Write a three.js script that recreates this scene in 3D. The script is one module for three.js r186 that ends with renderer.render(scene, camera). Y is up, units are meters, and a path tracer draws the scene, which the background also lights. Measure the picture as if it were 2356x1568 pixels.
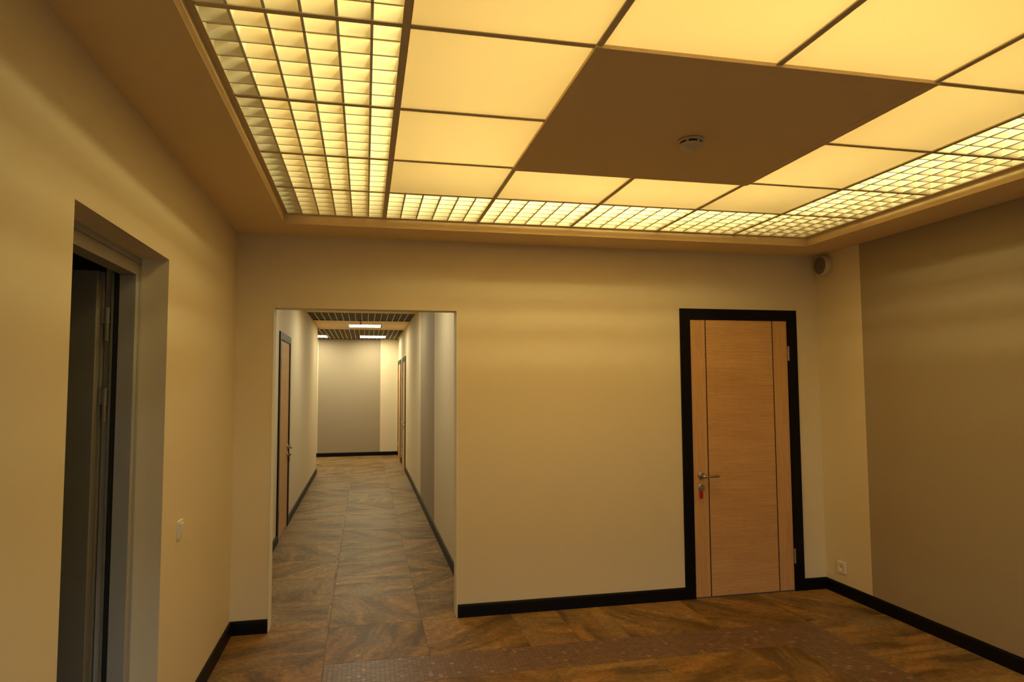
import * as THREE from 'three';
import { mergeGeometries } from 'three/addons/utils/BufferGeometryUtils.js';
import { ImprovedNoise } from 'three/addons/math/ImprovedNoise.js';
import { RectAreaLightUniformsLib } from 'three/addons/lights/RectAreaLightUniformsLib.js';

// ---------------------------------------------------------------- camera, exposure, lamp strengths
const W = 2356, HPX = 1568, F = 1543.5;
const scene = new THREE.Scene();
scene.background = new THREE.Color(0x000000);
const camera = new THREE.PerspectiveCamera(2 * Math.atan(HPX / 2 / F) * 180 / Math.PI, W / HPX, 0.05, 60);
camera.position.set(0.8246, 1.565, 4.6314);
camera.rotation.order = 'YXZ';
camera.rotation.set(0.0661, -0.2155, -0.0055);
scene.add(camera);
const renderer = new THREE.WebGLRenderer({ antialias: true });
renderer.toneMapping = THREE.LinearToneMapping;
renderer.toneMappingExposure = 1.0;
renderer.shadowMap.enabled = true;
RectAreaLightUniformsLib.init();
const PLENUM = 26, ROOM = 1.65, CORRIDOR = 14, HALL = 8.5;          // lamp strengths: tubes over the ceiling, glow of the panels, corridor lamps
const TUBE = [1, 0.88, 0.40], AMBER = [1, 0.4, 0.02], WARM = [1, 0.89, 0.49], COOL = [0.72, 0.95, 1.1];

function areaLight(x, y, z, w, d, rgb, intensity) {   // faces straight down
  const l = new THREE.RectAreaLight(new THREE.Color().setRGB(...rgb), intensity, w, d);
  l.position.set(x, y, z); l.rotation.x = -Math.PI / 2; scene.add(l);
  return l;
}

// ---------------------------------------------------------------- helpers
let seed = 7;
const rnd = () => { seed = (seed * 1664525 + 1013904223) >>> 0; return seed / 4294967296; };
const noise = new ImprovedNoise();
const taken = new Map();
function numbered(name) {
  const n = taken.get(name) ?? 0; taken.set(name, n + 1);
  return n ? `${name}_${String(n).padStart(3, '0')}` : name;
}
function tag(o, label, category, group, kind) {
  o.userData.label = label; o.userData.category = category;
  if (group) o.userData.group = group;
  if (kind) o.userData.kind = kind;
  return o;
}
function thing(name, label, category, pos = [0, 0, 0], group, kind) {
  const o = new THREE.Group(); o.name = numbered(name); o.position.set(...pos); scene.add(o);
  return tag(o, label, category, group, kind);
}
function part(name, geo, mat, parent, label) {
  const g = Array.isArray(geo) ? merge(geo) : geo;
  const m = new THREE.Mesh(g, mat); m.castShadow = m.receiveShadow = true;
  const used = parent.userData.names ??= {};
  const n = used[name] ?? 0; used[name] = n + 1;
  m.name = n ? `${name}_${String(n).padStart(3, '0')}` : name;
  if (label) m.userData.label = label;
  parent.add(m); return m;
}
function single(name, geo, mat, label, category, group, kind) {
  const g = Array.isArray(geo) ? merge(geo) : geo;
  const m = new THREE.Mesh(g, mat); m.castShadow = m.receiveShadow = true;
  m.name = numbered(name); scene.add(m);
  return tag(m, label, category, group, kind);
}
function merge(list) { return mergeGeometries(list.map((g) => (g.index ? g.toNonIndexed() : g)), false); }
// uv in metres, by the way each face looks
function metres(g) {
  if (g.index) g = g.toNonIndexed();
  g.computeVertexNormals();
  const p = g.attributes.position, n = g.attributes.normal, uv = new Float32Array(p.count * 2);
  for (let i = 0; i < p.count; i++) {
    const ax = Math.abs(n.getX(i)), ay = Math.abs(n.getY(i)), az = Math.abs(n.getZ(i));
    const x = p.getX(i), y = p.getY(i), z = p.getZ(i);
    if (ax > ay && ax > az) { uv[2 * i] = z; uv[2 * i + 1] = y; } else if (ay > az) { uv[2 * i] = x; uv[2 * i + 1] = z; } else { uv[2 * i] = x; uv[2 * i + 1] = y; }
  }
  g.setAttribute('uv', new THREE.BufferAttribute(uv, 2));
  return g;
}
// box from corner to corner with its twelve edges chamfered by c
function box(x0, x1, y0, y1, z0, z1, c = 0.0015) {
  const w = x1 - x0, h = y1 - y0, d = z1 - z0;
  c = Math.min(c, w / 3, h / 3, d / 3);
  const s = new THREE.Shape();
  s.moveTo(x0 + c, y0 + c); s.lineTo(x1 - c, y0 + c); s.lineTo(x1 - c, y1 - c); s.lineTo(x0 + c, y1 - c); s.closePath();
  const g = new THREE.ExtrudeGeometry(s, { depth: d - 2 * c, bevelEnabled: c > 0, bevelThickness: c, bevelSize: c, bevelSegments: 1, curveSegments: 1 });
  g.translate(0, 0, z0 + c);
  return metres(g);
}
// wall whose outline (with openings down to the floor cut from it) is pushed to a thickness. along 'x': outline (x, y) from z0 to z1; along 'z': outline (z, y) from x0 to x1
function slab(points, from, to, along = 'x', holes = []) {
  const s = new THREE.Shape(points.map(([a, b]) => new THREE.Vector2(a, b)));
  for (const h of holes) s.holes.push(new THREE.Path(h.map(([a, b]) => new THREE.Vector2(a, b))));
  const g = new THREE.ExtrudeGeometry(s, { depth: to - from, bevelEnabled: false });
  if (along === 'x') g.translate(0, 0, from);
  if (along === 'z') { g.rotateY(-Math.PI / 2); g.translate(to, 0, 0); }   // (a, b, c) -> (-c, b, a)
  if (along === 'y') { g.rotateX(Math.PI / 2); g.translate(0, to, 0); }     // outline (x, z)
  return metres(g);
}
// profile (offset from the wall, height) swept along a straight run on the floor; dir is the way it runs, out the way it faces
function skirting(p0, p1, out, h = 0.085, t = 0.015) {
  const [ax, az] = p0, [bx, bz] = p1, len = Math.hypot(bx - ax, bz - az);
  const s = new THREE.Shape([[0, 0], [t, 0], [t, h - 0.012], [t - 0.004, h - 0.004], [t - 0.009, h], [0, h]].map(([a, b]) => new THREE.Vector2(a, b)));
  const g = new THREE.ExtrudeGeometry(s, { depth: len, bevelEnabled: false });
  const X = new THREE.Vector3(out[0], 0, out[1]), Z = new THREE.Vector3((bx - ax) / len, 0, (bz - az) / len), Y = new THREE.Vector3(0, 1, 0);
  const m = new THREE.Matrix4().makeBasis(X, Y, Z); m.setPosition(ax, 0, az);
  g.applyMatrix4(m);
  if (m.determinant() < 0) { const q = g.toNonIndexed(), p = q.attributes.position; for (let i = 0; i < p.count; i += 3) { for (const k of [0, 1, 2]) { const a = p.getComponent(i + 1, k); p.setComponent(i + 1, k, p.getComponent(i + 2, k)); p.setComponent(i + 2, k, a); } } return metres(q); }
  return metres(g);
}
// rings of half-axes (a along u, b along v) joined along a path
function loft(rings, n = 14) {
  const pos = [], idx = [];
  for (const r of rings) for (let k = 0; k < n; k++) {
    const t = k / n * 2 * Math.PI, u = Math.cos(t) * r.a, v = Math.sin(t) * r.b;
    pos.push(r.c[0] + r.u[0] * u + r.v[0] * v, r.c[1] + r.u[1] * u + r.v[1] * v, r.c[2] + r.u[2] * u + r.v[2] * v);
  }
  for (let i = 0; i + 1 < rings.length; i++) for (let k = 0; k < n; k++) {
    const a = i * n + k, b = i * n + (k + 1) % n, c = a + n, d = b + n;
    idx.push(a, b, d, a, d, c);
  }
  const cap = (i, flip) => { for (let k = 1; k + 1 < n; k++) idx.push(...(flip ? [i * n, i * n + k + 1, i * n + k] : [i * n, i * n + k, i * n + k + 1])); };
  cap(0, true); cap(rings.length - 1, false);
  const g = new THREE.BufferGeometry();
  g.setAttribute('position', new THREE.Float32BufferAttribute(pos, 3));
  g.setAttribute('uv', new THREE.Float32BufferAttribute(new Float32Array(pos.length / 3 * 2), 2));
  g.setIndex(idx); g.computeVertexNormals();
  return g;
}
function lathe(pts, seg = 40) { return new THREE.LatheGeometry(pts.map(([r, y]) => new THREE.Vector2(r, y)), seg); }

// ---------------------------------------------------------------- computed textures
function texture(w, h, fn, color = true) {
  const d = new Uint8Array(w * h * 4);
  for (let y = 0; y < h; y++) for (let x = 0; x < w; x++) {
    const c = fn(x / w, y / h), i = 4 * (y * w + x);
    d[i] = Math.max(0, Math.min(255, c[0])); d[i + 1] = Math.max(0, Math.min(255, c[1])); d[i + 2] = Math.max(0, Math.min(255, c[2])); d[i + 3] = 255;
  }
  const t = new THREE.DataTexture(d, w, h);
  t.wrapS = t.wrapT = THREE.RepeatWrapping; t.magFilter = THREE.LinearFilter; t.minFilter = THREE.LinearMipmapLinearFilter; t.generateMipmaps = true;
  if (color) t.colorSpace = THREE.SRGBColorSpace;
  t.needsUpdate = true; return t;
}
const fbm = (x, y, z, o = 4) => { let s = 0, a = 0.5; for (let i = 0; i < o; i++) { s += a * noise.noise(x, y, z + i * 7.3); x *= 2.03; y *= 2.03; a *= 0.5; } return s; };
const mix = (a, b, t) => { t = Math.max(0, Math.min(1, t)); return [a[0] + (b[0] - a[0]) * t, a[1] + (b[1] - a[1]) * t, a[2] + (b[2] - a[2]) * t]; };
const smooth = (a, b, x) => { const t = Math.max(0, Math.min(1, (x - a) / (b - a))); return t * t * (3 - 2 * t); };

// slate-like porcelain: drifting bands of brown, ochre and grey with a few pale veins
const STONE = 7;
const stone = [], stoneBump = [];
for (let k = 0; k < STONE; k++) {
  const ang = [-0.35, 0.15, 0.72, -0.1, 0.3, -0.68, 0.05][k], ca = Math.cos(ang), sa = Math.sin(ang), grey = [0.1, 0.55, 0.25, 0.75, 0.15, 0.4, 0.3][k];
  const height = (u, v) => {
    const a = u * ca + v * sa, b = -u * sa + v * ca;
    const wx = fbm(a * 1.3, b * 1.8, k * 3.1 + 50, 3), wy = fbm(a * 1.3 + 9, b * 1.8, k * 3.1 + 60, 3);
    return [fbm(a * 0.9 + wx * 0.5, b * 4.4 + wy * 1.1, k * 5.7, 4), fbm(a * 2.2 + wx * 0.7, b * 24 + wy * 3.4, k * 4.1 + 21, 4), wx, wy];
  };
  stone.push(texture(384, 384, (u, v) => {
    const [h, s, wx, wy] = height(u, v), f = fbm(u * 26, v * 26, k + 90, 2), q = h * 0.9 + s * 0.12 + fbm(u * 11, v * 11, k + 70, 4) * 0.32 + wx * 0.25;
    const tone = [0, 8, -6, 10, -9, 4, -3][k];
    let c = mix([100 + tone, 80 + tone, 54 + tone], [142 + tone, 113 + tone, 72 + tone], smooth(-0.3, 0.24, q));
    c = mix(c, [174, 142, 92], smooth(0.08, 0.36, q) * 0.75);
    c = mix(c, [130, 116, 96], smooth(0.0, 0.3, wy + s * 0.15) * (0.35 + grey * 0.6));
    c = mix(c, [142, 100, 62], smooth(0.04, 0.36, wx) * 0.4);
    c = mix(c, [78, 63, 46], smooth(0.1, 0.34, -h - s * 0.25) * 0.45);
    const vein = Math.abs(h * 0.8 + wx * 0.5 - 0.05);
    c = mix(c, [200, 170, 122], (1 - smooth(0.0, 0.01, vein)) * smooth(0.02, 0.3, wy) * 0.65);
    const m = 1 + f * 0.3; return [c[0] * m, c[1] * m, c[2] * m];
  }));
  stoneBump.push(texture(192, 192, (u, v) => { const [h, s] = height(u, v), q = 128 + 150 * h + 60 * s; return [q, q, q]; }, false));
}
const stoneMat = stone.map((map, k) => new THREE.MeshPhysicalMaterial({ map, color: new THREE.Color().setRGB(1.04, 1.0, 0.9), bumpMap: stoneBump[k], bumpScale: 0.001, roughness: 0.48, specularIntensity: 0.55 }));

const weaveBump = texture(256, 256, (u, v) => { const q = 128 + 70 * fbm(u * 10, v * 90, 3, 2) + 50 * fbm(u * 60, v * 60, 8, 2); return [q, q, q]; }, false);
weaveBump.repeat.set(4, 4);
const paint = (r, g, b, o = {}) => { const m = new THREE.MeshStandardMaterial({ roughness: 0.75, ...o }); m.color.setRGB(r, g, b); return m; };
const wallpaper = (r, g, b) => paint(r, g, b, { roughness: 0.7, bumpMap: weaveBump, bumpScale: 0.0004 });

const oak = (turned) => texture(512, 512, (u, v) => {
  const a = turned ? v : u, b = turned ? u : v;
  const s = fbm(a * 3, b * 70, 4, 4), t = fbm(a * 1.2, b * 9, 14, 3), p = noise.noise(a * 14, b * 190, 33);
  let c = mix([196, 150, 102], [216, 172, 120], 0.5 + s * 0.9 + t * 0.5);
  c = mix(c, [150, 106, 66], smooth(0.25, 0.6, p) * 0.28);
  return c;
});
const M = {
  cream: wallpaper(0.74, 0.64, 0.46),
  taupe: wallpaper(0.365, 0.30, 0.215),
  white: paint(0.80, 0.76, 0.66),
  plaster: paint(0.86, 0.655, 0.37, { roughness: 0.9 }),
  tee: paint(0.66, 0.54, 0.34, { roughness: 0.5 }),
  blade: paint(0.84, 0.80, 0.66, { roughness: 0.45 }),
  black: new THREE.MeshPhysicalMaterial({ color: new THREE.Color().setRGB(0.0035, 0.0032, 0.0035), roughness: 0.45, specularIntensity: 0.35 }),
  grout: paint(0.15, 0.12, 0.085, { roughness: 0.9 }),
  subfloor: paint(0.20, 0.14, 0.08, { roughness: 0.7 }),
  oakAcross: new THREE.MeshStandardMaterial({ map: oak(false), roughness: 0.5 }),
  oakUp: new THREE.MeshStandardMaterial({ map: oak(true), roughness: 0.5 }),
  core: paint(0.03, 0.02, 0.015),
  steel: paint(0.42, 0.39, 0.34, { metalness: 1, roughness: 0.36 }),
  red: paint(0.42, 0.004, 0.012, { roughness: 0.35 }),
  plastic: paint(0.76, 0.74, 0.68, { roughness: 0.4 }),
  agedPlastic: paint(0.66, 0.56, 0.40, { roughness: 0.5 }),
  leafGrey: paint(0.19, 0.18, 0.155, { roughness: 0.55 }),
  greyPlastic: paint(0.16, 0.15, 0.125, { roughness: 0.5 }),
  doorGrey: paint(0.36, 0.35, 0.32, { roughness: 0.55 }),
  rubber: paint(0.012, 0.012, 0.012, { roughness: 0.8 }),
  grille: paint(0.30, 0.27, 0.21, { roughness: 0.6 }),
  void: paint(0.05, 0.045, 0.04, { roughness: 0.9 }),
  sill: paint(0.16, 0.17, 0.20, { roughness: 0.4, metalness: 0.6 }),
};
for (const m of [M.oakAcross, M.oakUp]) { m.map.repeat.set(1.1, 1.1); }

// ---------------------------------------------------------------- measures of the room (metres; z = 0 is the far wall, x = 0 the left wall)
const RW = 4.304, BACK = 5.6, SOFFIT = 2.57, GRID = 2.63;
const OX0 = 0.232, OX1 = 1.446, OH = 2.085, WT = 0.12;                 // passage to the corridor
const DX0 = 3.1255, DX1 = 4.107, DH = 2.135, FR = 0.08;               // dark door frame
const C0 = -0.03, C1 = 1.567, CE = -11.01, CL = -8.1, CH = 2.64;       // corridor
const NZ0 = 1.538, NZ1 = 2.4975, NH = 2.11;                            // recessed doorway in the left wall
const GX = [0.3345, 0.9356, 1.5367, 2.17, 2.7972, 3.381, 3.962], GZ = [0.348, 0.9206, 1.4718, 2.0728, 2.6828, 3.28];

// ---------------------------------------------------------------- setting: walls
const structure = (name, geo, mat, label, category) => single(name, geo, mat, label, category, undefined, 'structure');
structure('wall_back', slab([[-0.15, 0], [OX0, 0], [OX0, OH], [OX1, OH], [OX1, 0], [DX0 + 0.05, 0], [DX0 + 0.05, DH - 0.05], [DX1 - 0.05, DH - 0.05], [DX1 - 0.05, 0], [RW + 0.12, 0], [RW + 0.12, 3.34], [-0.15, 3.34]], -WT, 0),
  M.cream, 'cream papered wall with an open passage and a black-framed wooden door', 'wall');
structure('wall_left', slab([[0, 0], [NZ0, 0], [NZ0, NH], [NZ1, NH], [NZ1, 0], [BACK, 0], [BACK, 3.34], [0, 3.34]], -0.24, 0, 'z'),
  M.cream, 'cream papered wall with the recessed grey metal doorway', 'wall');
const PZ = 0.483;
const wr = thing('wall_right', 'side wall changing from a cream strip to dark taupe wallpaper', 'wall', [0, 0, 0], undefined, 'structure');
part('wallpaper_strip', slab([[0, 0], [PZ, 0], [PZ, 3.34], [0, 3.34]], RW, RW + 0.12, 'z'), M.cream, wr, 'cream wallpaper strip beside the corner');
part('wallpaper_field', slab([[PZ, 0], [BACK, 0], [BACK, 3.34], [PZ, 3.34]], RW, RW + 0.12, 'z'), M.taupe, wr, 'dark taupe wallpaper');
structure('wall_front', slab([[-0.2, 0], [0.4, 0], [0.4, 2.1], [3.9, 2.1], [3.9, 0], [RW + 0.12, 0], [RW + 0.12, 3.34], [-0.2, 3.34]], BACK, BACK + 0.12), M.cream, 'cream wall closing the room behind the viewer', 'wall');

// skirting boards of the room
const sk = (name, p0, p1, out, label, mat = M.black) => structure(name, skirting(p0, p1, out), mat, label, 'skirting board');
sk('baseboard_back_left', [0.0, 0], [OX0 - 0.004, 0], [0, 1], 'short black skirting board left of the open passage');
sk('baseboard_back', [OX1 + 0.006, 0], [DX0, 0], [0, 1], 'black skirting board between the passage and the wooden door');
sk('baseboard_back_right', [DX1, 0], [RW, 0], [0, 1], 'very short black skirting board between door frame and corner');
sk('baseboard_right', [RW, BACK], [RW, 0], [-1, 0], 'long black skirting board under the dark taupe wall');
sk('baseboard_left', [0, 0], [0, NZ0 - 0.01], [1, 0], 'black skirting board under the light switch wall');
sk('baseboard_left_front', [0, NZ1 + 0.01], [0, BACK], [1, 0], 'black skirting board on the viewer side of the recessed doorway');

// pale corner beads on both edges of the passage
structure('trim_1', [box(OX0 - 0.003, OX0 + 0.0035, 0, OH, -WT - 0.002, 0.0035, 0.001)], M.white, 'slim pale corner bead on the left edge of the passage', 'corner trim');
structure('trim_2', [box(OX1 - 0.0035, OX1 + 0.003, 0, OH, -WT - 0.002, 0.0035, 0.001)], M.white, 'slim pale corner bead on the right edge of the passage', 'corner trim');

// ---------------------------------------------------------------- setting: corridor
const LD0 = -3.5, LD1 = -2.5;                                              // door in the corridor's left wall
structure('wall_corridor_left', slab([[CL, 0], [LD0 + 0.04, 0], [LD0 + 0.04, 2.09], [LD1 - 0.04, 2.09], [LD1 - 0.04, 0], [-WT, 0], [-WT, 3.0], [CL, 3.0]], C0 - 0.12, C0, 'z'), M.cream, 'cream corridor wall on the passage\'s left side with one door', 'wall');
const RD = [[-9.25, -8.05], [-10.9, -9.75]];
const wcr = thing('wall_corridor_right', 'cream corridor wall with a taupe band and two far doors', 'wall', [0, 0, 0], undefined, 'structure');
part('wallpaper_strip', slab([[-2.75, 0], [-WT, 0], [-WT, 3.0], [-2.75, 3.0]], C1, C1 + 0.12, 'z'), M.cream, wcr);
part('wallpaper_band', slab([[-4.6, 0], [-2.75, 0], [-2.75, 3.0], [-4.6, 3.0]], C1, C1 + 0.12, 'z'), M.taupe, wcr, 'taupe wallpaper band');
{
  const o = [[CE, 0]];
  for (const [a, b] of [...RD].reverse()) o.push([a + 0.04, 0], [a + 0.04, 2.09], [b - 0.04, 2.09], [b - 0.04, 0]);
  o.push([-4.6, 0], [-4.6, 3.0], [CE, 3.0]);
  part('wallpaper_strip', slab(o, C1, C1 + 0.12, 'z'), M.cream, wcr);
}
const wce = thing('wall_corridor_end', 'far end wall of the corridor with a taupe field between cream strips', 'wall', [0, 0, 0], undefined, 'structure');
part('wallpaper_strip', box(-2.0, -0.206, 0, 3.0, CE - 0.12, CE, 0), M.cream, wce);
part('wallpaper_field', box(-0.206, 1.165, 0, 3.0, CE - 0.12, CE, 0), M.taupe, wce, 'taupe wallpaper');
part('wallpaper_strip', box(1.165, C1 + 0.12, 0, 3.0, CE - 0.12, CE, 0), M.cream, wce);
structure('wall_corridor_turn', [box(-2.0, C0 - 0.12, 0, 3.0, CL, CL + 0.12, 0), box(-2.12, -2.0, 0, 3.0, CE - 0.12, CL + 0.12, 0)], M.cream, 'cream walls of the side turn at the corridor end', 'wall');
sk('baseboard_corridor_left_near', [C0, LD1], [C0, -WT], [1, 0], 'dark skirting board between passage edge and corridor door');
sk('baseboard_corridor_left', [C0, CL], [C0, LD0], [1, 0], 'dark skirting board beyond the corridor\'s left-hand door');
sk('baseboard_corridor_right', [C1, -WT], [C1, RD[0][1]], [-1, 0], 'long dark skirting board under the taupe corridor band');
sk('baseboard_corridor_right_far', [C1, RD[0][0]], [C1, RD[1][1]], [-1, 0], 'short dark skirting board between the two far doors');
sk('baseboard_corridor_end', [-2.0, CE], [C1, CE], [0, 1], 'black skirting board across the corridor end');

// dark room behind the recessed doorway
structure('wall_side_room', [box(-2.4, -2.28, 0, 2.9, 0.2, 4.2, 0), box(-2.4, -0.24, 0, 2.9, 0.2, 0.32, 0), box(-2.4, -0.24, 0, 2.9, 4.08, 4.2, 0), box(-2.4, -0.24, 2.78, 2.9, 0.2, 4.2, 0)], M.doorGrey, 'unlit grey walls of the room behind the recessed doorway', 'wall');

// ---------------------------------------------------------------- setting: floor
const floor = thing('floor', 'brown slate-look tiled floor with a mosaic border', 'floor', [0, 0, 0], undefined, 'structure');
part('slab', box(-2.5, RW + 0.15, -0.15, -0.002, CE - 0.15, BACK + 0.15, 0), M.subfloor, floor);
const tileShapes = new Map();
function tileShape(w, d, turn) {
  const key = `${w.toFixed(3)} ${d.toFixed(3)} ${turn}`;
  if (!tileShapes.has(key)) {
    const c = 0.0009, h = 0.008, pos = [], uv = [];
    const ring = (i, y) => [[-w / 2 + i, y, -d / 2 + i], [-w / 2 + i, y, d / 2 - i], [w / 2 - i, y, d / 2 - i], [w / 2 - i, y, -d / 2 + i]];
    const put = (...q) => { for (const p of q) { pos.push(...p); let u = p[0] / 0.6 + 0.5, v = p[2] / 0.6 + 0.5; for (let k = 0; k < turn; k++) [u, v] = [v, 1 - u]; uv.push(u, v); } };
    const top = ring(c, 0), mid = ring(0, -c), low = ring(0, -h);
    put(top[0], top[1], top[2], top[0], top[2], top[3]);
    for (let k = 0; k < 4; k++) { const n = (k + 1) % 4; put(top[k], mid[k], mid[n], top[k], mid[n], top[n]); put(mid[k], low[k], low[n], mid[k], low[n], mid[n]); }
    const g = new THREE.BufferGeometry();
    g.setAttribute('position', new THREE.Float32BufferAttribute(pos, 3)); g.setAttribute('uv', new THREE.Float32BufferAttribute(uv, 2)); g.computeVertexNormals();
    tileShapes.set(key, g);
  }
  return tileShapes.get(key);
}
function tile(x0, x1, z0, z1) {
  const gap = 0.0008, w = x1 - x0 - 2 * gap, d = z1 - z0 - 2 * gap;
  if (w < 0.02 || d < 0.02) return;
  const m = part('tile', tileShape(w, d, [0, 0, 2, 2, 0, 2, 1][Math.floor(rnd() * 7)] ), stoneMat[Math.floor(rnd() * STONE)], floor);
  m.position.set((x0 + x1) / 2, (rnd() - 0.5) * 0.0006, (z0 + z1) / 2);
}
const MX0 = 0.612, MX1 = 3.70, MZ0 = 0.60, BAND = 0.335, MZ1 = 2.3;              // the mosaic frame
{
  const cols = [0.007, 0.607, 1.207, 1.815];
  const corr = [C0, ...cols.filter((x) => x > 0.1 && x < C1 - 0.1), C1];
  corr.splice(0, corr.length, C0, 0.607, 1.207, C1);
  for (let z = 0; z > CE; z -= 0.6) for (let i = 0; i < 3; i++) tile(corr[i], corr[i + 1], Math.max(z - 0.6, CE), z);
  for (let z = -8.4; z > CE; z -= 0.6) for (const [a, b] of [[-0.63, C0], [-1.23, -0.63], [-1.83, -1.23]]) tile(a, b, Math.max(z - 0.6, CE), z);
  const row = [0.0, 0.607, 1.207, 1.815, 2.135, 2.454, 3.07, 3.7, RW];
  for (let i = 0; i + 1 < row.length; i++) tile(row[i], row[i + 1], 0, MZ0);
  for (let k = 0; k < 4; k++) { const z = MZ0 + k * 0.6; tile(0, MX0, z, z + 0.6); tile(MX1, RW, z, z + 0.6); }
  const field = [MX0 + BAND, 1.265, 1.865, 2.465, 3.065, MX1 - BAND];
  for (let k = 0; k < 2; k++) for (let i = 0; i + 1 < field.length; i++) tile(field[i], field[i + 1], MZ0 + BAND + k * 0.6, MZ0 + BAND + (k + 1) * 0.6);
}
{
  const pos = [], col = [], P = 0.0256, s = 0.0248, c = 0.0006;
  const tone = [[0.17, 0.09, 0.06], [0.19, 0.105, 0.068], [0.165, 0.1, 0.066], [0.2, 0.12, 0.075], [0.15, 0.086, 0.058], [0.17, 0.115, 0.082], [0.31, 0.21, 0.13], [0.13, 0.1, 0.082]];
  const chip = (x, z) => {
    const y = (rnd() - 0.5) * 0.0008, r = rnd(), q = tone[r > 0.972 ? 6 : Math.floor(rnd() * 6 + (r < 0.06 ? 2 : 0)) % 8], k = 0.9 + rnd() * 0.2;
    const a = [[x + c, y, z + c], [x + c, y, z + s - c], [x + s - c, y, z + s - c], [x + s - c, y, z + c]], b = [[x, y - 0.005, z], [x, y - 0.005, z + s], [x + s, y - 0.005, z + s], [x + s, y - 0.005, z]];
    const put = (...v) => { for (const p of v) { pos.push(...p); col.push(q[0] * k, q[1] * k, q[2] * k); } };
    put(a[0], a[1], a[2], a[0], a[2], a[3]);
    for (let i = 0; i < 4; i++) { const n = (i + 1) % 4; put(a[i], b[i], b[n], a[i], b[n], a[n]); }
  };
  const nx = Math.round((MX1 - MX0) / P), nb = Math.round(BAND / P), nz = Math.round((MZ1 - MZ0) / P);
  for (let j = 0; j < nz; j++) for (let i = 0; i < nx; i++) if (j < nb || i < nb || i >= nx - nb) chip(MX0 + i * P + 0.001, MZ0 + j * P + 0.001);
  part('grout_bed', [box(MX0, MX1, -0.003, -0.0012, MZ0, MZ0 + BAND, 0), box(MX0, MX0 + BAND, -0.003, -0.0012, MZ0 + BAND, MZ1, 0), box(MX1 - BAND, MX1, -0.003, -0.0012, MZ0 + BAND, MZ1, 0)], M.grout, floor);
  const g = new THREE.BufferGeometry();
  g.setAttribute('position', new THREE.Float32BufferAttribute(pos, 3)); g.setAttribute('color', new THREE.Float32BufferAttribute(col, 3));
  g.computeVertexNormals();
  const m = part('mosaic_chips', g, new THREE.MeshStandardMaterial({ vertexColors: true, roughness: 0.42 }), floor, 'reddish brown band of small mosaic chips');
  m.userData.kind = 'stuff';
}

// ---------------------------------------------------------------- setting: ceiling with its recess
const ceiling = thing('ceiling', 'pale soffit around the recessed light ceiling', 'ceiling', [0, 0, 0], undefined, 'structure');
{
  const hole = [[GX[0] - 0.007, GZ[0] - 0.004], [GX[6] + 0.018, GZ[0] - 0.004], [GX[6] + 0.018, GZ[5] + 0.01], [GX[0] - 0.007, GZ[5] + 0.01]];
  part('soffit', slab([[0, 0], [RW, 0], [RW, BACK], [0, BACK]], SOFFIT, SOFFIT + 0.08, 'y', [hole]), M.plaster, ceiling);
  const [x0, x1, z0, z1] = [GX[0] - 0.007, GX[6] + 0.018, GZ[0] - 0.004, GZ[5] + 0.01], T = 3.26;
  part('plenum_lining', [box(x0 - 0.05, x0, SOFFIT + 0.08, T, z0 - 0.05, z1 + 0.05, 0), box(x1, x1 + 0.05, SOFFIT + 0.08, T, z0 - 0.05, z1 + 0.05, 0), box(x0, x1, SOFFIT + 0.08, T, z0 - 0.05, z0, 0), box(x0, x1, SOFFIT + 0.08, T, z1, z1 + 0.05, 0), box(x0 - 0.05, x1 + 0.05, T, T + 0.05, z0 - 0.05, z1 + 0.05, 0)], M.plaster, ceiling);
  part('roof_slab', box(-0.2, RW + 0.15, 3.34, 3.46, -0.15, BACK + 0.15, 0), M.plaster, ceiling);
  part('bulkhead', box(x0, x0 + 0.095, GRID + 0.075, T, z0, z1, 0), M.plaster, ceiling);
  // wall angle around the recess
  part('wall_angle', box(x0, x0 + 0.022, GRID, GRID + 0.004, z0, z1, 0.001), M.tee, ceiling);
  part('wall_angle', box(x1 - 0.022, x1, GRID, GRID + 0.004, z0, z1, 0.001), M.tee, ceiling);
  part('wall_angle', box(x0 + 0.022, x1 - 0.022, GRID, GRID + 0.004, z0, z0 + 0.014, 0.001), M.tee, ceiling);
  part('wall_angle', box(x0 + 0.022, x1 - 0.022, GRID, GRID + 0.004, z1 - 0.022, z1, 0.001), M.tee, ceiling);
}
const grid = thing('ceiling_grid', 'suspended white metal T-bar grid holding panels and louvers', 'ceiling grid', [0, 0, 0], undefined, 'structure');
const TB = 0.011;                                                       // half the face of a T-bar
for (let i = 1; i < 6; i++) {                                           // bars that run away from the viewer
  const b = i === 1 ? 0.013 : TB, runs = i === 3 ? [[GZ[0], GZ[2]], [GZ[4], GZ[5]]] : [[GZ[0], GZ[5]]];
  for (const [a, c] of runs) part('tee_bar', [box(GX[i] - b, GX[i] + b, GRID - 0.001, GRID + 0.004, a, c, 0.001), box(GX[i] - 0.0015, GX[i] + 0.0015, GRID + 0.004, GRID + 0.035, a, c, 0)], M.tee, grid);
}
for (let j = 1; j < 5; j++) for (let i = 0; i < 6; i++) {              // cross bars between them
  if (j === 3 && (i === 2 || i === 3)) continue;
  part('tee_bar', [box(GX[i] + (i ? 0.011 : 0.018), GX[i + 1] - 0.011, GRID, GRID + 0.004, GZ[j] - TB, GZ[j] + TB, 0.001), box(GX[i] + 0.011, GX[i + 1] - 0.011, GRID + 0.004, GRID + 0.03, GZ[j] - 0.0015, GZ[j] + 0.0015, 0)], M.tee, grid);
}

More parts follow.
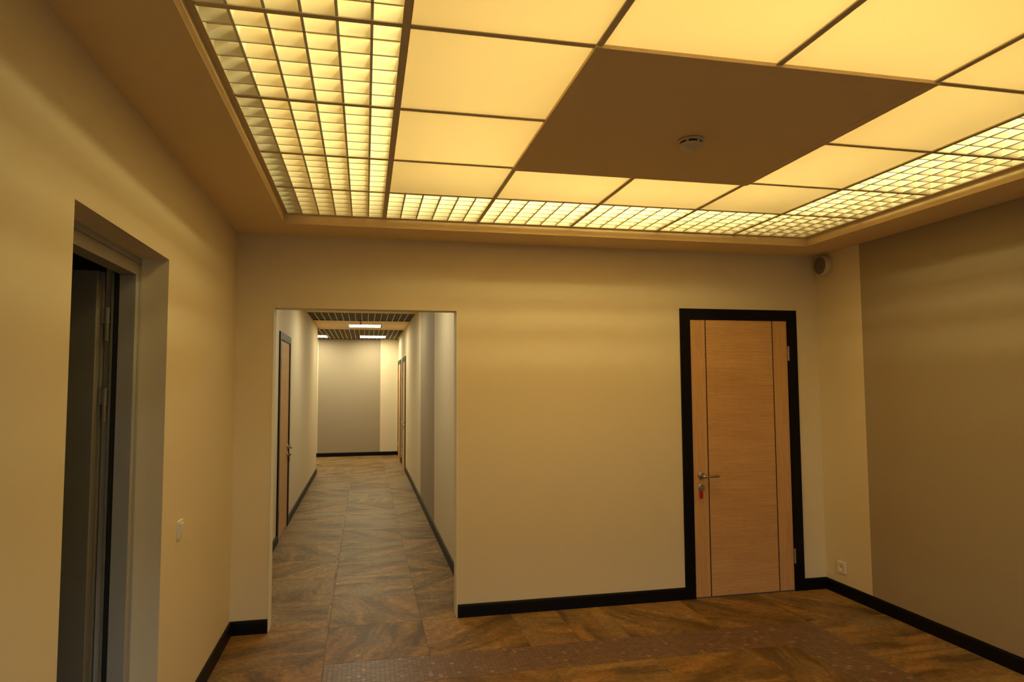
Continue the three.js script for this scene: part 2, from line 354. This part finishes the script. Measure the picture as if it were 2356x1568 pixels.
// luminous panels, egg-crate louvers
const glow = new THREE.MeshPhysicalMaterial({ roughness: 1, transmission: 0.6, thickness: 0, ior: 1.3 });
glow.color.setRGB(0.66, 0.585, 0.45); glow.emissive.setRGB(1, 0.8, 0.3); glow.emissiveIntensity = 0.12;
const ORD = ['first', 'second', 'third', 'fourth', 'fifth', 'sixth'];
for (let i = 1; i < 5; i++) for (let j = 1; j < 5; j++) {
  if ((i === 2 || i === 3) && (j === 2 || j === 3)) continue;
  const x0 = GX[i] + 0.006, x1 = GX[i + 1] - 0.006, z0 = GZ[j] + 0.006, z1 = GZ[j + 1] - 0.006, x = (x0 + x1) / 2, z = (z0 + z1) / 2;
  const where = j === 1 ? `${ORD[i - 1]} from the left in the row nearest the passage wall` : j === 4 ? `${ORD[i - 1]} from the left in the row nearest the viewer` : i === 1 ? `beside the dark square on its left, ${j === 2 ? 'farther' : 'nearer'} one` : `beside the dark square on its right, ${j === 2 ? 'farther' : 'nearer'} one`;
  const p = thing('luminous_panel', `glowing yellow ceiling panel ${where}`, 'ceiling light', [x, GRID + 0.004, z], 'glowing panels around the dark square');
  part('diffuser', box(x0 - x, x1 - x, 0.0005, 0.0035, z0 - z, z1 - z, 0.0008), glow, p);
  const l = areaLight(x, GRID - 0.006, z, x1 - x0 - 0.03, z1 - z0 - 0.03, AMBER, ROOM * [0, 0.55, 1.25, 1.25, 0.5][i] * [0, 1.5, 1, 0.25, 0.05][j]);
}
function louver(i, j) {
  const x0 = GX[i] + (i ? 0.007 : 0.0), x1 = GX[i + 1] - 0.007, z0 = GZ[j] + (j ? 0.007 : 0.002), z1 = GZ[j + 1] - 0.007;
  const ax = GX[i], bx = GX[i + 1], az = GZ[j], bz = GZ[j + 1], h = 0.048, y = GRID + 0.004;
  const where = i === 0 && j === 0 ? 'in the far left corner' : i === 5 && j === 0 ? 'in the far right corner' : i === 0 ? `in the left strip, ${ORD[j]} from the far wall` : i === 5 ? `in the right strip, ${ORD[j]} from the far wall` : `in the far strip, ${ORD[i]} from the left`;
  const t = thing('louver_panel', `white egg-crate louver ${where}`, 'ceiling louver', [0, 0, 0], 'egg-crate louvers around the luminous panels');
  part('frame', [box(x0, x0 + 0.004, y, y + h, z0, z1, 0), box(x1 - 0.004, x1, y, y + h, z0, z1, 0), box(x0 + 0.004, x1 - 0.004, y, y + h, z0, z0 + 0.004, 0), box(x0 + 0.004, x1 - 0.004, y, y + h, z1 - 0.004, z1, 0)], M.blade, t);
  for (let k = 1; k < 6; k++) {
    const x = ax + (bx - ax) * k / 6, z = az + (bz - az) * k / 6;
    part('blade', blade(h, z1 - z0 - 0.008, 0.0048, true).translate(x, y, z0 + 0.004), M.blade, t);
    part('blade', blade(h, x1 - x0 - 0.008, 0.0032, false).translate(x0 + 0.004, y, z), M.blade, t);
  }
}
function blade(h, len, b, alongZ) {                                     // folded strip, rounded and broader at its lower edge
  const s = new THREE.Shape([[-b, 0.0015], [-b + 0.001, 0], [b - 0.001, 0], [b, 0.0015], [0.0016, 0.012], [0.0012, h], [-0.0012, h], [-0.0016, 0.012]].map(([a, c]) => new THREE.Vector2(a, c)));
  const g = new THREE.ExtrudeGeometry(s, { depth: len, bevelEnabled: false });
  if (!alongZ) g.rotateY(Math.PI / 2);
  return g;
}
for (let j = 0; j < 5; j++) louver(0, j);
for (let i = 1; i < 6; i++) louver(i, 0);
for (let j = 1; j < 5; j++) louver(5, j);

// lamps in the ceiling void above the panels: battens with two tubes and a light of their size
const tubeGlow = paint(0.9, 0.88, 0.8); tubeGlow.emissive.setRGB(...TUBE); tubeGlow.emissiveIntensity = 4;
function batten(x, z, len, alongX, where) {
  const t = thing('fluorescent_batten', `twin-tube white batten lamp in the void over ${where}`, 'lamp', [x, 3.14, z], 'batten lamps above the glowing panels');
  if (alongX) t.rotation.y = Math.PI / 2;
  part('housing', box(-0.07, 0.07, 0.02, 0.07, -len / 2, len / 2, 0.006), M.white, t);
  for (const s of [-1, 1]) part('tube', new THREE.CylinderGeometry(0.013, 0.013, len - 0.06, 12).rotateX(Math.PI / 2).translate(s * 0.04, 0, 0), tubeGlow, t);
  const l = areaLight(x, 3.122, z, alongX ? len - 0.06 : 0.12, alongX ? 0.12 : len - 0.06, TUBE, PLENUM * (x < 1.6 ? 0.78 : x > 2.8 ? 0.85 : 1) * (z > 2.1 ? 0.78 : 1));
  return t;
}
{
  const q = (a, b) => (a + b) / 2;
  for (const [i, j] of [[1, 1], [1, 3], [4, 1], [4, 3]]) for (const s of [-0.15, 0.15]) batten(q(GX[i], GX[i + 1]) + s, GZ[j] + 0.6, 1.14, false, `the ${i === 1 ? 'left' : 'right'} panel column, ${j === 1 ? 'farther' : 'nearer'} pair, ${s < 0 ? 'left' : 'right'} one`);
  for (const [i, j] of [[2.9, 1], [2.9, 4]]) for (const s of [-0.15, 0.15]) batten(GX[3] , q(GZ[j], GZ[j + 1]) + s, 1.14, true, `the ${j === 1 ? 'farthest' : 'nearest'} panel row, ${s < 0 ? 'farther' : 'nearer'} one of two`);
}

// dark square of plain board inside the ring of glowing panels
{
  const t = thing('ceiling_panel', 'large dark plain ceiling square inside the ring of glowing panels', 'ceiling panel', [0, 0, 0]);
  const x0 = GX[2] - 0.012, x1 = GX[4] + 0.012, z0 = GZ[2] - 0.012, z1 = GZ[4] + 0.012, y = GRID - 0.006;
  part('board', [box(x0 + 0.045, x1 - 0.045, y - 0.002, y + 0.0035, z0 + 0.045, z1 - 0.045, 0.0008), box(x0, x1, y + 0.0035, y + 0.012, z0, z1, 0)], M.plaster, t);
  for (const g of [box(x0, x0 + 0.0442, y - 0.0025, y + 0.0035, z0, z1, 0.0008), box(x1 - 0.0442, x1, y - 0.0025, y + 0.0035, z0, z1, 0.0008), box(x0 + 0.0445, x1 - 0.0445, y - 0.0025, y + 0.0035, z0, z0 + 0.0442, 0.0008), box(x0 + 0.0445, x1 - 0.0445, y - 0.0025, y + 0.0035, z1 - 0.0442, z1, 0.0008)]) part('edge_strip', g, M.plaster, t);
}
{ // smoke detector
  const t = thing('smoke_detector', 'round white smoke detector under the dark ceiling square', 'smoke detector', [2.195, GRID - 0.008, 2.02]);
  part('base', lathe([[0, 0], [0.054, 0], [0.054, -0.007], [0.05, -0.011], [0, -0.011]]), M.agedPlastic, t);
  part('neck', lathe([[0.044, -0.011], [0.044, -0.02]]), M.rubber, t, 'dark sensing slots');
  const ribs = []; for (let k = 0; k < 6; k++) { const a = k / 6 * 2 * Math.PI + 0.28; ribs.push(new THREE.BoxGeometry(0.007, 0.012, 0.01).rotateY(-a).translate(Math.cos(a) * 0.0455, -0.0155, Math.sin(a) * 0.0455)); }
  part('rib', ribs, M.agedPlastic, t);
  part('cap', lathe([[0.046, -0.019], [0.049, -0.022], [0.048, -0.03], [0.036, -0.038], [0.024, -0.041], [0.02, -0.046], [0, -0.047]]), M.agedPlastic, t);
}

// ---------------------------------------------------------------- setting: corridor ceiling
const LAMPS = [[0.525, 1.1, -1.9, -1.3], [0.525, 1.1, -4.6, -4.0], [0.525, 1.1, -7.9, -7.33], [0.70, 1.26, -10.65, -9.95], [-0.53, 0.03, -10.65, -9.95]];
const cceil = thing('ceiling_corridor', 'corridor ceiling of pale tiles between dark grille bands', 'ceiling', [0, 0, 0], undefined, 'structure');
const GR = [[-6.65, -5.46], [-11.0, -8.42]];
{
  const xs = [C0, 0.525, 1.125, C1];
  part('upper_slab', box(-2.1, C1 + 0.1, 2.86, 2.96, CE - 0.1, -WT, 0), M.void, cceil);
  const inLamp = (x0, x1, z0, z1) => LAMPS.some(([a, b, c, d]) => (a + b) / 2 > x0 && (a + b) / 2 < x1 && (c + d) / 2 > z0 && (c + d) / 2 < z1);
  const zs = [-WT, -0.7, -1.3, -1.9, -2.5, -3.1, -3.55, -4.0, -4.6, -5.03, -5.46];
  const zs2 = [-6.65, -7.33, -7.9, -8.42];
  for (const q of [zs, zs2]) for (let k = 0; k + 1 < q.length; k++) for (let i = 0; i < 3; i++) {
    const a = xs[i], b = xs[i + 1], z1 = q[k], z0 = q[k + 1];
    if (!inLamp(a, b, z0, z1)) part('tile', box(a + 0.003, b - 0.003, CH, CH + 0.015, z0 + 0.003, z1 - 0.003, 0.002), M.plaster, cceil);
  }
  part('turn_panel', box(-2.0, C0, CH, CH + 0.015, CL, CE, 0) && box(-2.0, -0.6, CH, CH + 0.015, CE, CL, 0), M.plaster, cceil);
  for (const x of [0.525, 1.125]) for (const [a, b] of [[-5.46, -WT], [-8.42, -6.65]]) part('tee_bar', box(x - 0.014, x + 0.014, CH - 0.003, CH + 0.001, a, b, 0.0005), M.white, cceil);
  part('tee_bar', box(C0, C0 + 0.02, CH - 0.003, CH + 0.001, CL, -WT, 0.0005), M.tee, cceil);
  part('tee_bar', box(C1 - 0.02, C1, CH - 0.003, CH + 0.001, CE, -WT, 0.0005), M.tee, cceil);
}
for (const [n, [z0, z1]] of GR.entries()) {                              // open grille bands
  const x0 = n ? -0.6 : C0 + 0.02, x1 = C1 - 0.02;
  const t = thing('ceiling_grille', n ? 'dark open-cell grille band over the far end of the corridor' : 'dark open-cell grille band nearer the passage in the corridor ceiling', 'ceiling grille', [0, 0, 0], 'grille bands in the corridor ceiling');
  part('frame', [box(x0, x1, CH - 0.002, CH + 0.05, z0, z0 + 0.012), box(x0, x1, CH - 0.002, CH + 0.05, z1 - 0.012, z1)], M.void, t);
  const nb = Math.round((x1 - x0) / 0.0945);
  const inL = (x) => n ? LAMPS.slice(3).filter(([a, b]) => x > a - 0.01 && x < b + 0.01) : [];
  for (let k = 1; k < nb; k++) {
    const x = x0 + (x1 - x0) * k / nb;
    const lamp = inL(x)[0];
    for (const [a, b] of lamp ? [[z0 + 0.012, lamp[2] - 0.02], [lamp[3] + 0.02, z1 - 0.012]] : [[z0 + 0.012, z1 - 0.012]]) part('slat', box(x - 0.0045, x + 0.0045, CH - 0.004, CH + 0.05, a, b, 0.001), M.white, t);
  }
  const cross = [], nc = Math.round((z1 - z0) / 0.0945);
  for (let k = 1; k < nc; k++) { const z = z0 + (z1 - z0) * k / nc; if (n && z > -10.7 && z < -9.9) cross.push(box(x0, -0.57, CH + 0.002, CH + 0.05, z - 0.003, z + 0.003, 0), box(0.06, 0.67, CH + 0.002, CH + 0.05, z - 0.003, z + 0.003, 0), box(1.29, x1, CH + 0.002, CH + 0.05, z - 0.003, z + 0.003, 0)); else cross.push(box(x0, x1, CH + 0.002, CH + 0.05, z - 0.003, z + 0.003, 0)); }
  part('cross_slats', cross, M.grille, t).userData.kind = 'stuff';
}
const lampGlow = paint(0.9, 0.9, 0.86); lampGlow.emissive.setRGB(1, 0.97, 0.86); lampGlow.emissiveIntensity = 6;
const LAMP_LABEL = ['white square ceiling lamp just inside the passage', 'white square ceiling lamp between passage and first grille band', 'bright white square lamp between the two grille bands', 'bright white lamp at the right in the far grille band', 'bright white lamp at the left in the far grille band'];
for (const [k, [x0, x1, z0, z1]] of LAMPS.entries()) {
  const x = (x0 + x1) / 2, z = (z0 + z1) / 2, w = x1 - x0, d = z1 - z0, y = CH;
  const t = thing('ceiling_light', LAMP_LABEL[k], 'ceiling light', [x, y, z], 'square ceiling lamps of the corridor');
  part('frame', [box(-w / 2, -w / 2 + 0.012, -0.004, 0.09, -d / 2, d / 2), box(w / 2 - 0.012, w / 2, -0.004, 0.09, -d / 2, d / 2), box(-w / 2 + 0.012, w / 2 - 0.012, -0.004, 0.09, -d / 2, -d / 2 + 0.012), box(-w / 2 + 0.012, w / 2 - 0.012, -0.004, 0.09, d / 2 - 0.012, d / 2), box(-w / 2, w / 2, 0.09, 0.1, -d / 2, d / 2)], M.white, t);
  part('diffuser', box(-w / 2 + 0.013, w / 2 - 0.013, 0.012, 0.018, -d / 2 + 0.013, d / 2 - 0.013), lampGlow, t);
  for (let q = 1; q < 4; q++) part('cross_blade', box(-w / 2 + q * w / 4 - 0.002, -w / 2 + q * w / 4 + 0.002, -0.003, 0.011, -d / 2 + 0.013, d / 2 - 0.013, 0.0005), M.white, t);
  areaLight(x, y - 0.008, z, w - 0.03, d - 0.03, WARM, CORRIDOR * [0.5, 0.7, 1, 1.2, 1.2][k]);
}
{ const t = thing('sprinkler', 'tiny dark sprinkler head at the far edge of the nearer grille band', 'sprinkler', [0.745, CH - 0.005, -6.7]);
  part('stem', lathe([[0, 0.0], [0.03, 0], [0.03, -0.005], [0.009, -0.008], [0.009, -0.03], [0, -0.03]], 16), M.steel, t);
  part('deflector', lathe([[0, -0.03], [0.012, -0.032], [0.018, -0.045], [0, -0.047]], 16), M.core, t); }

// ---------------------------------------------------------------- the hall that the viewer has come from, through a wide passage
structure('wall_hall', [box(-0.3, -0.2, 0, 3.1, BACK + 0.12, 12.6, 0), box(RW + 0.12, RW + 0.22, 0, 3.1, BACK + 0.12, 12.6, 0), box(-0.3, RW + 0.22, 0, 3.1, 12.6, 12.7, 0), box(-0.3, RW + 0.22, 2.66, 2.76, BACK + 0.12, 12.6, 0)], M.cream, 'cream walls and ceiling of the hall behind the viewer', 'wall');
structure('floor_hall', box(-0.3, RW + 0.22, -0.15, -0.006, BACK + 0.15, 12.7, 0), M.subfloor, 'plain brown floor of the hall behind the viewer', 'floor');
for (const [k, z] of [7.4, 9.4, 11.4].entries()) {
  const t = thing('hall_light', `long white lamp on the hall ceiling behind the viewer, ${ORD[k]} from the passage`, 'ceiling light', [2.15, 2.66, z], 'hall lamps');
  part('frame', [box(-1.2, 1.2, -0.01, 0, -0.3, 0.3)], M.white, t);
  part('diffuser', box(-1.18, 1.18, -0.014, -0.0102, -0.28, 0.28), lampGlow, t);
  areaLight(2.15, 2.638, z, 2.36, 0.56, COOL, HALL);
}

// ---------------------------------------------------------------- doors
// a closed veneered door in a dark frame: built in a plane, x to its right, z out of the wall, origin at the frame's lower left
function veneerDoor(t, w, h, hingeRight, keyed) {
  const f = FR, gap = 0.003;
  part('frame', [slab([[0, 0], [f, 0], [f, h - f], [w - f, h - f], [w - f, 0], [w, 0], [w, h], [0, h]], -0.10, 0.014)], M.black, t, 'black door casing');
  const lx0 = f + gap, lx1 = w - f - gap, ly1 = h - f - gap, st = 0.125, zf = 0.004;
  const leaf = part('leaf', box(lx0, lx1, 0.008, ly1, -0.036, zf - 0.004, 0.0005), M.core, t);
  part('stile', box(lx0, lx0 + st - 0.0045, 0.008, ly1, zf - 0.004, zf, 0.0008), M.oakUp, leaf, 'oak veneer with upright grain');
  part('panel', box(lx0 + st + 0.0045, lx1 - st - 0.0045, 0.008, ly1, zf - 0.004, zf, 0.0008), M.oakAcross, leaf, 'oak veneer with level grain');
  part('stile', box(lx1 - st + 0.0045, lx1, 0.008, ly1, zf - 0.004, zf, 0.0008), M.oakUp, leaf, 'oak veneer with upright grain');
  part('threshold', box(f, w - f, 0, 0.006, -0.04, 0.006, 0.001), M.sill, t);
  const hx = hingeRight ? w - f - gap / 2 + 0.004 : f + gap / 2 - 0.004;
  for (const y of [0.26, 1.80]) {
    const g = []; for (let k = 0; k < 3; k++) g.push(new THREE.CylinderGeometry(0.0075, 0.0075, 0.0325, 12).translate(hx, y - 0.034 + k * 0.034, 0.012));
    g.push(new THREE.SphereGeometry(0.0075, 10, 6).translate(hx, y + 0.0505, 0.012), new THREE.SphereGeometry(0.0075, 10, 6).translate(hx, y - 0.0505, 0.012));
    part('hinge', g, M.steel, t);
  }
  // lever handle
  const kx = hingeRight ? lx0 + 0.062 : lx1 - 0.062, s = hingeRight ? 1 : -1, ky = 0.89;
  part('handle', [lathe([[0, 0.013], [0.018, 0.013], [0.0255, 0.009], [0.0265, 0.003], [0.0265, 0], [0, 0]], 28).rotateX(Math.PI / 2).translate(kx, ky, zf),
    lathe([[0.0085, 0.048], [0.0085, 0.026], [0.0105, 0.013], [0.0105, 0.01]], 20).rotateX(Math.PI / 2).translate(kx, ky, zf),
    loft([[-0.011, 0.002, 0.002, 0.044], [-0.0085, 0.0085, 0.0085, 0.046], [0.004, 0.0115, 0.0105, 0.05], [0.02, 0.0095, 0.009, 0.054], [0.04, 0.0065, 0.0075, 0.056], [0.058, 0.0075, 0.0075, 0.056], [0.078, 0.0105, 0.008, 0.0555], [0.098, 0.0118, 0.008, 0.055], [0.114, 0.0105, 0.007, 0.054], [0.121, 0.006, 0.005, 0.0535], [0.1235, 0.0015, 0.0015, 0.0535]]
      .map(([x, a, b, z], k) => ({ c: [kx + s * x, ky - 0.002 - Math.sin(Math.min(1, k / 6) * Math.PI) * 0.0025, zf + z], u: [0, s, 0], v: [0, 0, 1], a, b })))], M.steel, t, 'brushed steel lever handle');
  part('lock', [lathe([[0, 0.008], [0.009, 0.008], [0.0095, 0.009], [0.02, 0.009], [0.0255, 0.006], [0.0265, 0.002], [0.0265, 0], [0, 0]], 28).rotateX(Math.PI / 2).translate(kx, ky - 0.088, zf),
    lathe([[0, 0.014], [0.0075, 0.014], [0.0085, 0.012], [0.0085, 0.004]], 20).rotateX(Math.PI / 2).translate(kx, ky - 0.088, zf)], M.steel, t);
  return [kx, ky - 0.088, zf];
}
function key(label, at, turn) {
  const t = thing('key', label, 'key', at, undefined); t.rotation.y = turn;
  const bow = new THREE.Shape(); bow.absarc(0, 0, 0.0115, 0, 2 * Math.PI); const hole = new THREE.Path(); hole.absarc(0, -0.005, 0.0032, 0, 2 * Math.PI); bow.holes.push(hole);
  part('bow', [new THREE.ExtrudeGeometry(bow, { depth: 0.0022, bevelEnabled: false }).translate(0, 0, -0.0011).rotateY(Math.PI / 2 - 0.5).translate(0.0, 0, 0.034), new THREE.BoxGeometry(0.002, 0.006, 0.014).translate(0, 0, 0.0185)], M.steel, t);
  part('ring', new THREE.TorusGeometry(0.010, 0.0009, 8, 24).rotateY(0.5).translate(-0.008, -0.014, 0.03), M.steel, t);
  const s = new THREE.Shape(); s.absarc(0, 0, 0.0115, 0, Math.PI); s.lineTo(-0.0125, -0.032); s.absarc(0, -0.034, 0.0125, Math.PI, 2 * Math.PI); s.lineTo(0.0115, 0);
  part('tag', new THREE.ExtrudeGeometry(s, { depth: 0.003, bevelEnabled: true, bevelSize: 0.0012, bevelThickness: 0.0012, bevelSegments: 2 }).translate(-0.016, -0.031, 0.026), M.red, t, 'red plastic key tag');
}
{
  const d = thing('door_1', 'closed light oak door in a black frame beside the far right corner', 'door', [DX0, 0, 0], undefined, 'structure');
  const [kx, ky, kz] = veneerDoor(d, DX1 - DX0, DH, true);
  key('key with red tag in the lock of the large oak door', [DX0 + kx, ky, kz], 0);
}
{
  const d = thing('door_2', 'narrowly seen oak door in the corridor wall left of the passage view', 'door', [C0, 0, LD1], undefined, 'structure');
  d.rotation.y = Math.PI / 2;                                          // local x runs to -z, local z to +x
  const [kx, ky, kz] = veneerDoor(d, LD1 - LD0, 2.13, false);
  key('key with red tag in the corridor door near the passage', [C0 + kz, ky, LD1 - (LD1 - LD0) + 0.143 - 0.0], Math.PI / 2);
}
for (const [n, [z0, z1]] of RD.entries()) {
  const d = thing(`door_${n + 3}`, n ? 'farthest oak door by the corridor end wall' : 'second-farthest oak door in the corridor, before the last one', 'door', [C1, 0, z0], undefined, 'structure');
  d.rotation.y = -Math.PI / 2;                                         // local x runs to +z, local z to -x
  const [kx, ky, kz] = veneerDoor(d, z1 - z0, 2.13, false);
  if (!n) key('small key with red tag in the second-farthest corridor door', [C1 - kz, ky, z0 + kx], -Math.PI / 2);
}
{ // recessed metal doorway in the left wall, its leaf standing open into the dark room
  const d = thing('door_5', 'open grey metal door in the deep reveal of the left wall', 'door', [0, 0, 0], undefined, 'structure');
  const zi = NZ0, zo = NZ1, x = -0.105;
  // wrap-round frame: casing lip, groove, face, rebate
  const prof = (a, b, z0, z1, y1) => [box(a, b, 0, y1, z0, z1, 0.002)];
  part('frame', [box(x - 0.012, x, 0, NH - 0.025, zi + 0.001, zi + 0.018), box(x - 0.018, x - 0.004, 0, NH - 0.035, zi + 0.018, zi + 0.0225, 0.0005), box(x - 0.068, x - 0.004, 0, NH - 0.076, zi + 0.023, zi + 0.055, 0.002),
    box(x - 0.012, x, 0, NH - 0.025, zo - 0.018, zo - 0.001), box(x - 0.068, x - 0.004, 0, NH - 0.076, zo - 0.055, zo - 0.018, 0.002),
    box(x - 0.012, x, NH - 0.0245, NH - 0.001, zi + 0.001, zo - 0.001), box(x - 0.018, x - 0.006, NH - 0.0345, NH - 0.025, zi + 0.018, zo - 0.018, 0.0005), box(x - 0.068, x - 0.004, NH - 0.0755, NH - 0.035, zi + 0.019, zo - 0.019, 0.002)], M.doorGrey, d);
  part('gasket', box(x - 0.086, x - 0.069, 0, NH - 0.06, zi + 0.02, zi + 0.05, 0.001), M.rubber, d);
  const leaf = part('leaf', [box(-1.10, -0.236, 0.01, NH - 0.07, zi + 0.055, zi + 0.105, 0.003), box(-0.242, -0.226, 0.01, NH - 0.07, zi + 0.045, zi + 0.066, 0.002)], M.leafGrey, d);
  part('seal', box(-0.203, -0.194, 0.01, NH - 0.07, zi + 0.03, zi + 0.05, 0.0008), M.leafGrey, leaf);
  for (const y of [0.32, 1.53, 1.86]) {
    part('hinge', [new THREE.CylinderGeometry(0.0095, 0.0095, 0.066, 16).translate(-0.212, y, zi + 0.064), new THREE.CylinderGeometry(0.008, 0.008, 0.07, 16).translate(-0.212, y - 0.069, zi + 0.064), new THREE.BoxGeometry(0.02, 0.066, 0.004).translate(-0.222, y, zi + 0.068)], M.leafGrey, d);
  }
}

// ---------------------------------------------------------------- fittings on the walls
{ // round sounder
  const t = thing('alarm_sounder', 'round white alarm sounder high in the far right corner', 'alarm', [RW, 2.475, 0.125]);
  const turn = (g) => g.rotateZ(Math.PI / 2);                         // lathe axis y becomes -x
  part('body', turn(lathe([[0.07, 0], [0.075, 0.003], [0.076, 0.03], [0.075, 0.052], [0.0715, 0.056], [0.068, 0.056]], 48)), M.agedPlastic, t);
  part('face', turn(lathe([[0, 0.0535], [0.069, 0.0535], [0.069, 0.05]], 48)), M.greyPlastic, t, 'grey front disc');
  part('lens', turn(lathe([[0, 0.0565], [0.003, 0.056], [0.004, 0.0535]], 16)), M.rubber, t);
}
function plate(w, h, d, r) {                                          // rounded plate in the x-y plane
  const s = new THREE.Shape(), a = w / 2, b = h / 2;
  s.moveTo(-a + r, -b); s.lineTo(a - r, -b); s.absarc(a - r, -b + r, r, -Math.PI / 2, 0); s.lineTo(a, b - r); s.absarc(a - r, b - r, r, 0, Math.PI / 2); s.lineTo(-a + r, b); s.absarc(-a + r, b - r, r, Math.PI / 2, Math.PI); s.lineTo(-a, -b + r); s.absarc(-a + r, -b + r, r, Math.PI, 1.5 * Math.PI);
  return s;
}
{ // socket outlet on the right wall
  const t = thing('power_socket', 'white power socket on the cream strip above the right skirting', 'socket', [RW, 0.201, 0.178]);
  t.rotation.y = -Math.PI / 2;
  const s = plate(0.082, 0.082, 0, 0.006), hole = new THREE.Path(); hole.absarc(0, 0, 0.0205, 0, 2 * Math.PI); s.holes.push(hole);
  part('plate', new THREE.ExtrudeGeometry(s, { depth: 0.008, bevelEnabled: true, bevelSize: 0.0015, bevelThickness: 0.002, bevelSegments: 2, curveSegments: 24 }), M.plastic, t);
  part('well', lathe([[0, 0.001], [0.019, 0.001], [0.0205, 0.0095]], 28).rotateX(Math.PI / 2), M.plastic, t);
  part('pin_hole', [-1, 1].map((q) => new THREE.CylinderGeometry(0.0027, 0.0027, 0.002, 12).rotateX(Math.PI / 2).translate(q * 0.0095, 0, 0.0015)), M.rubber, t);
}
{ // rocker switch on the left wall
  const t = thing('light_switch', 'white rocker light switch on the left wall by the doorway', 'light switch', [0, 0.918, 1.262]);
  t.rotation.y = Math.PI / 2;
  part('plate', new THREE.ExtrudeGeometry(plate(0.08, 0.08, 0, 0.006), { depth: 0.007, bevelEnabled: true, bevelSize: 0.0015, bevelThickness: 0.002, bevelSegments: 2 }), M.plastic, t);
  part('rocker', new THREE.ExtrudeGeometry(plate(0.05, 0.055, 0, 0.002), { depth: 0.003, bevelEnabled: true, bevelSize: 0.001, bevelThickness: 0.001, bevelSegments: 1 }).rotateX(0.06).translate(0, 0, 0.0095), M.plastic, t);
}

renderer.render(scene, camera);
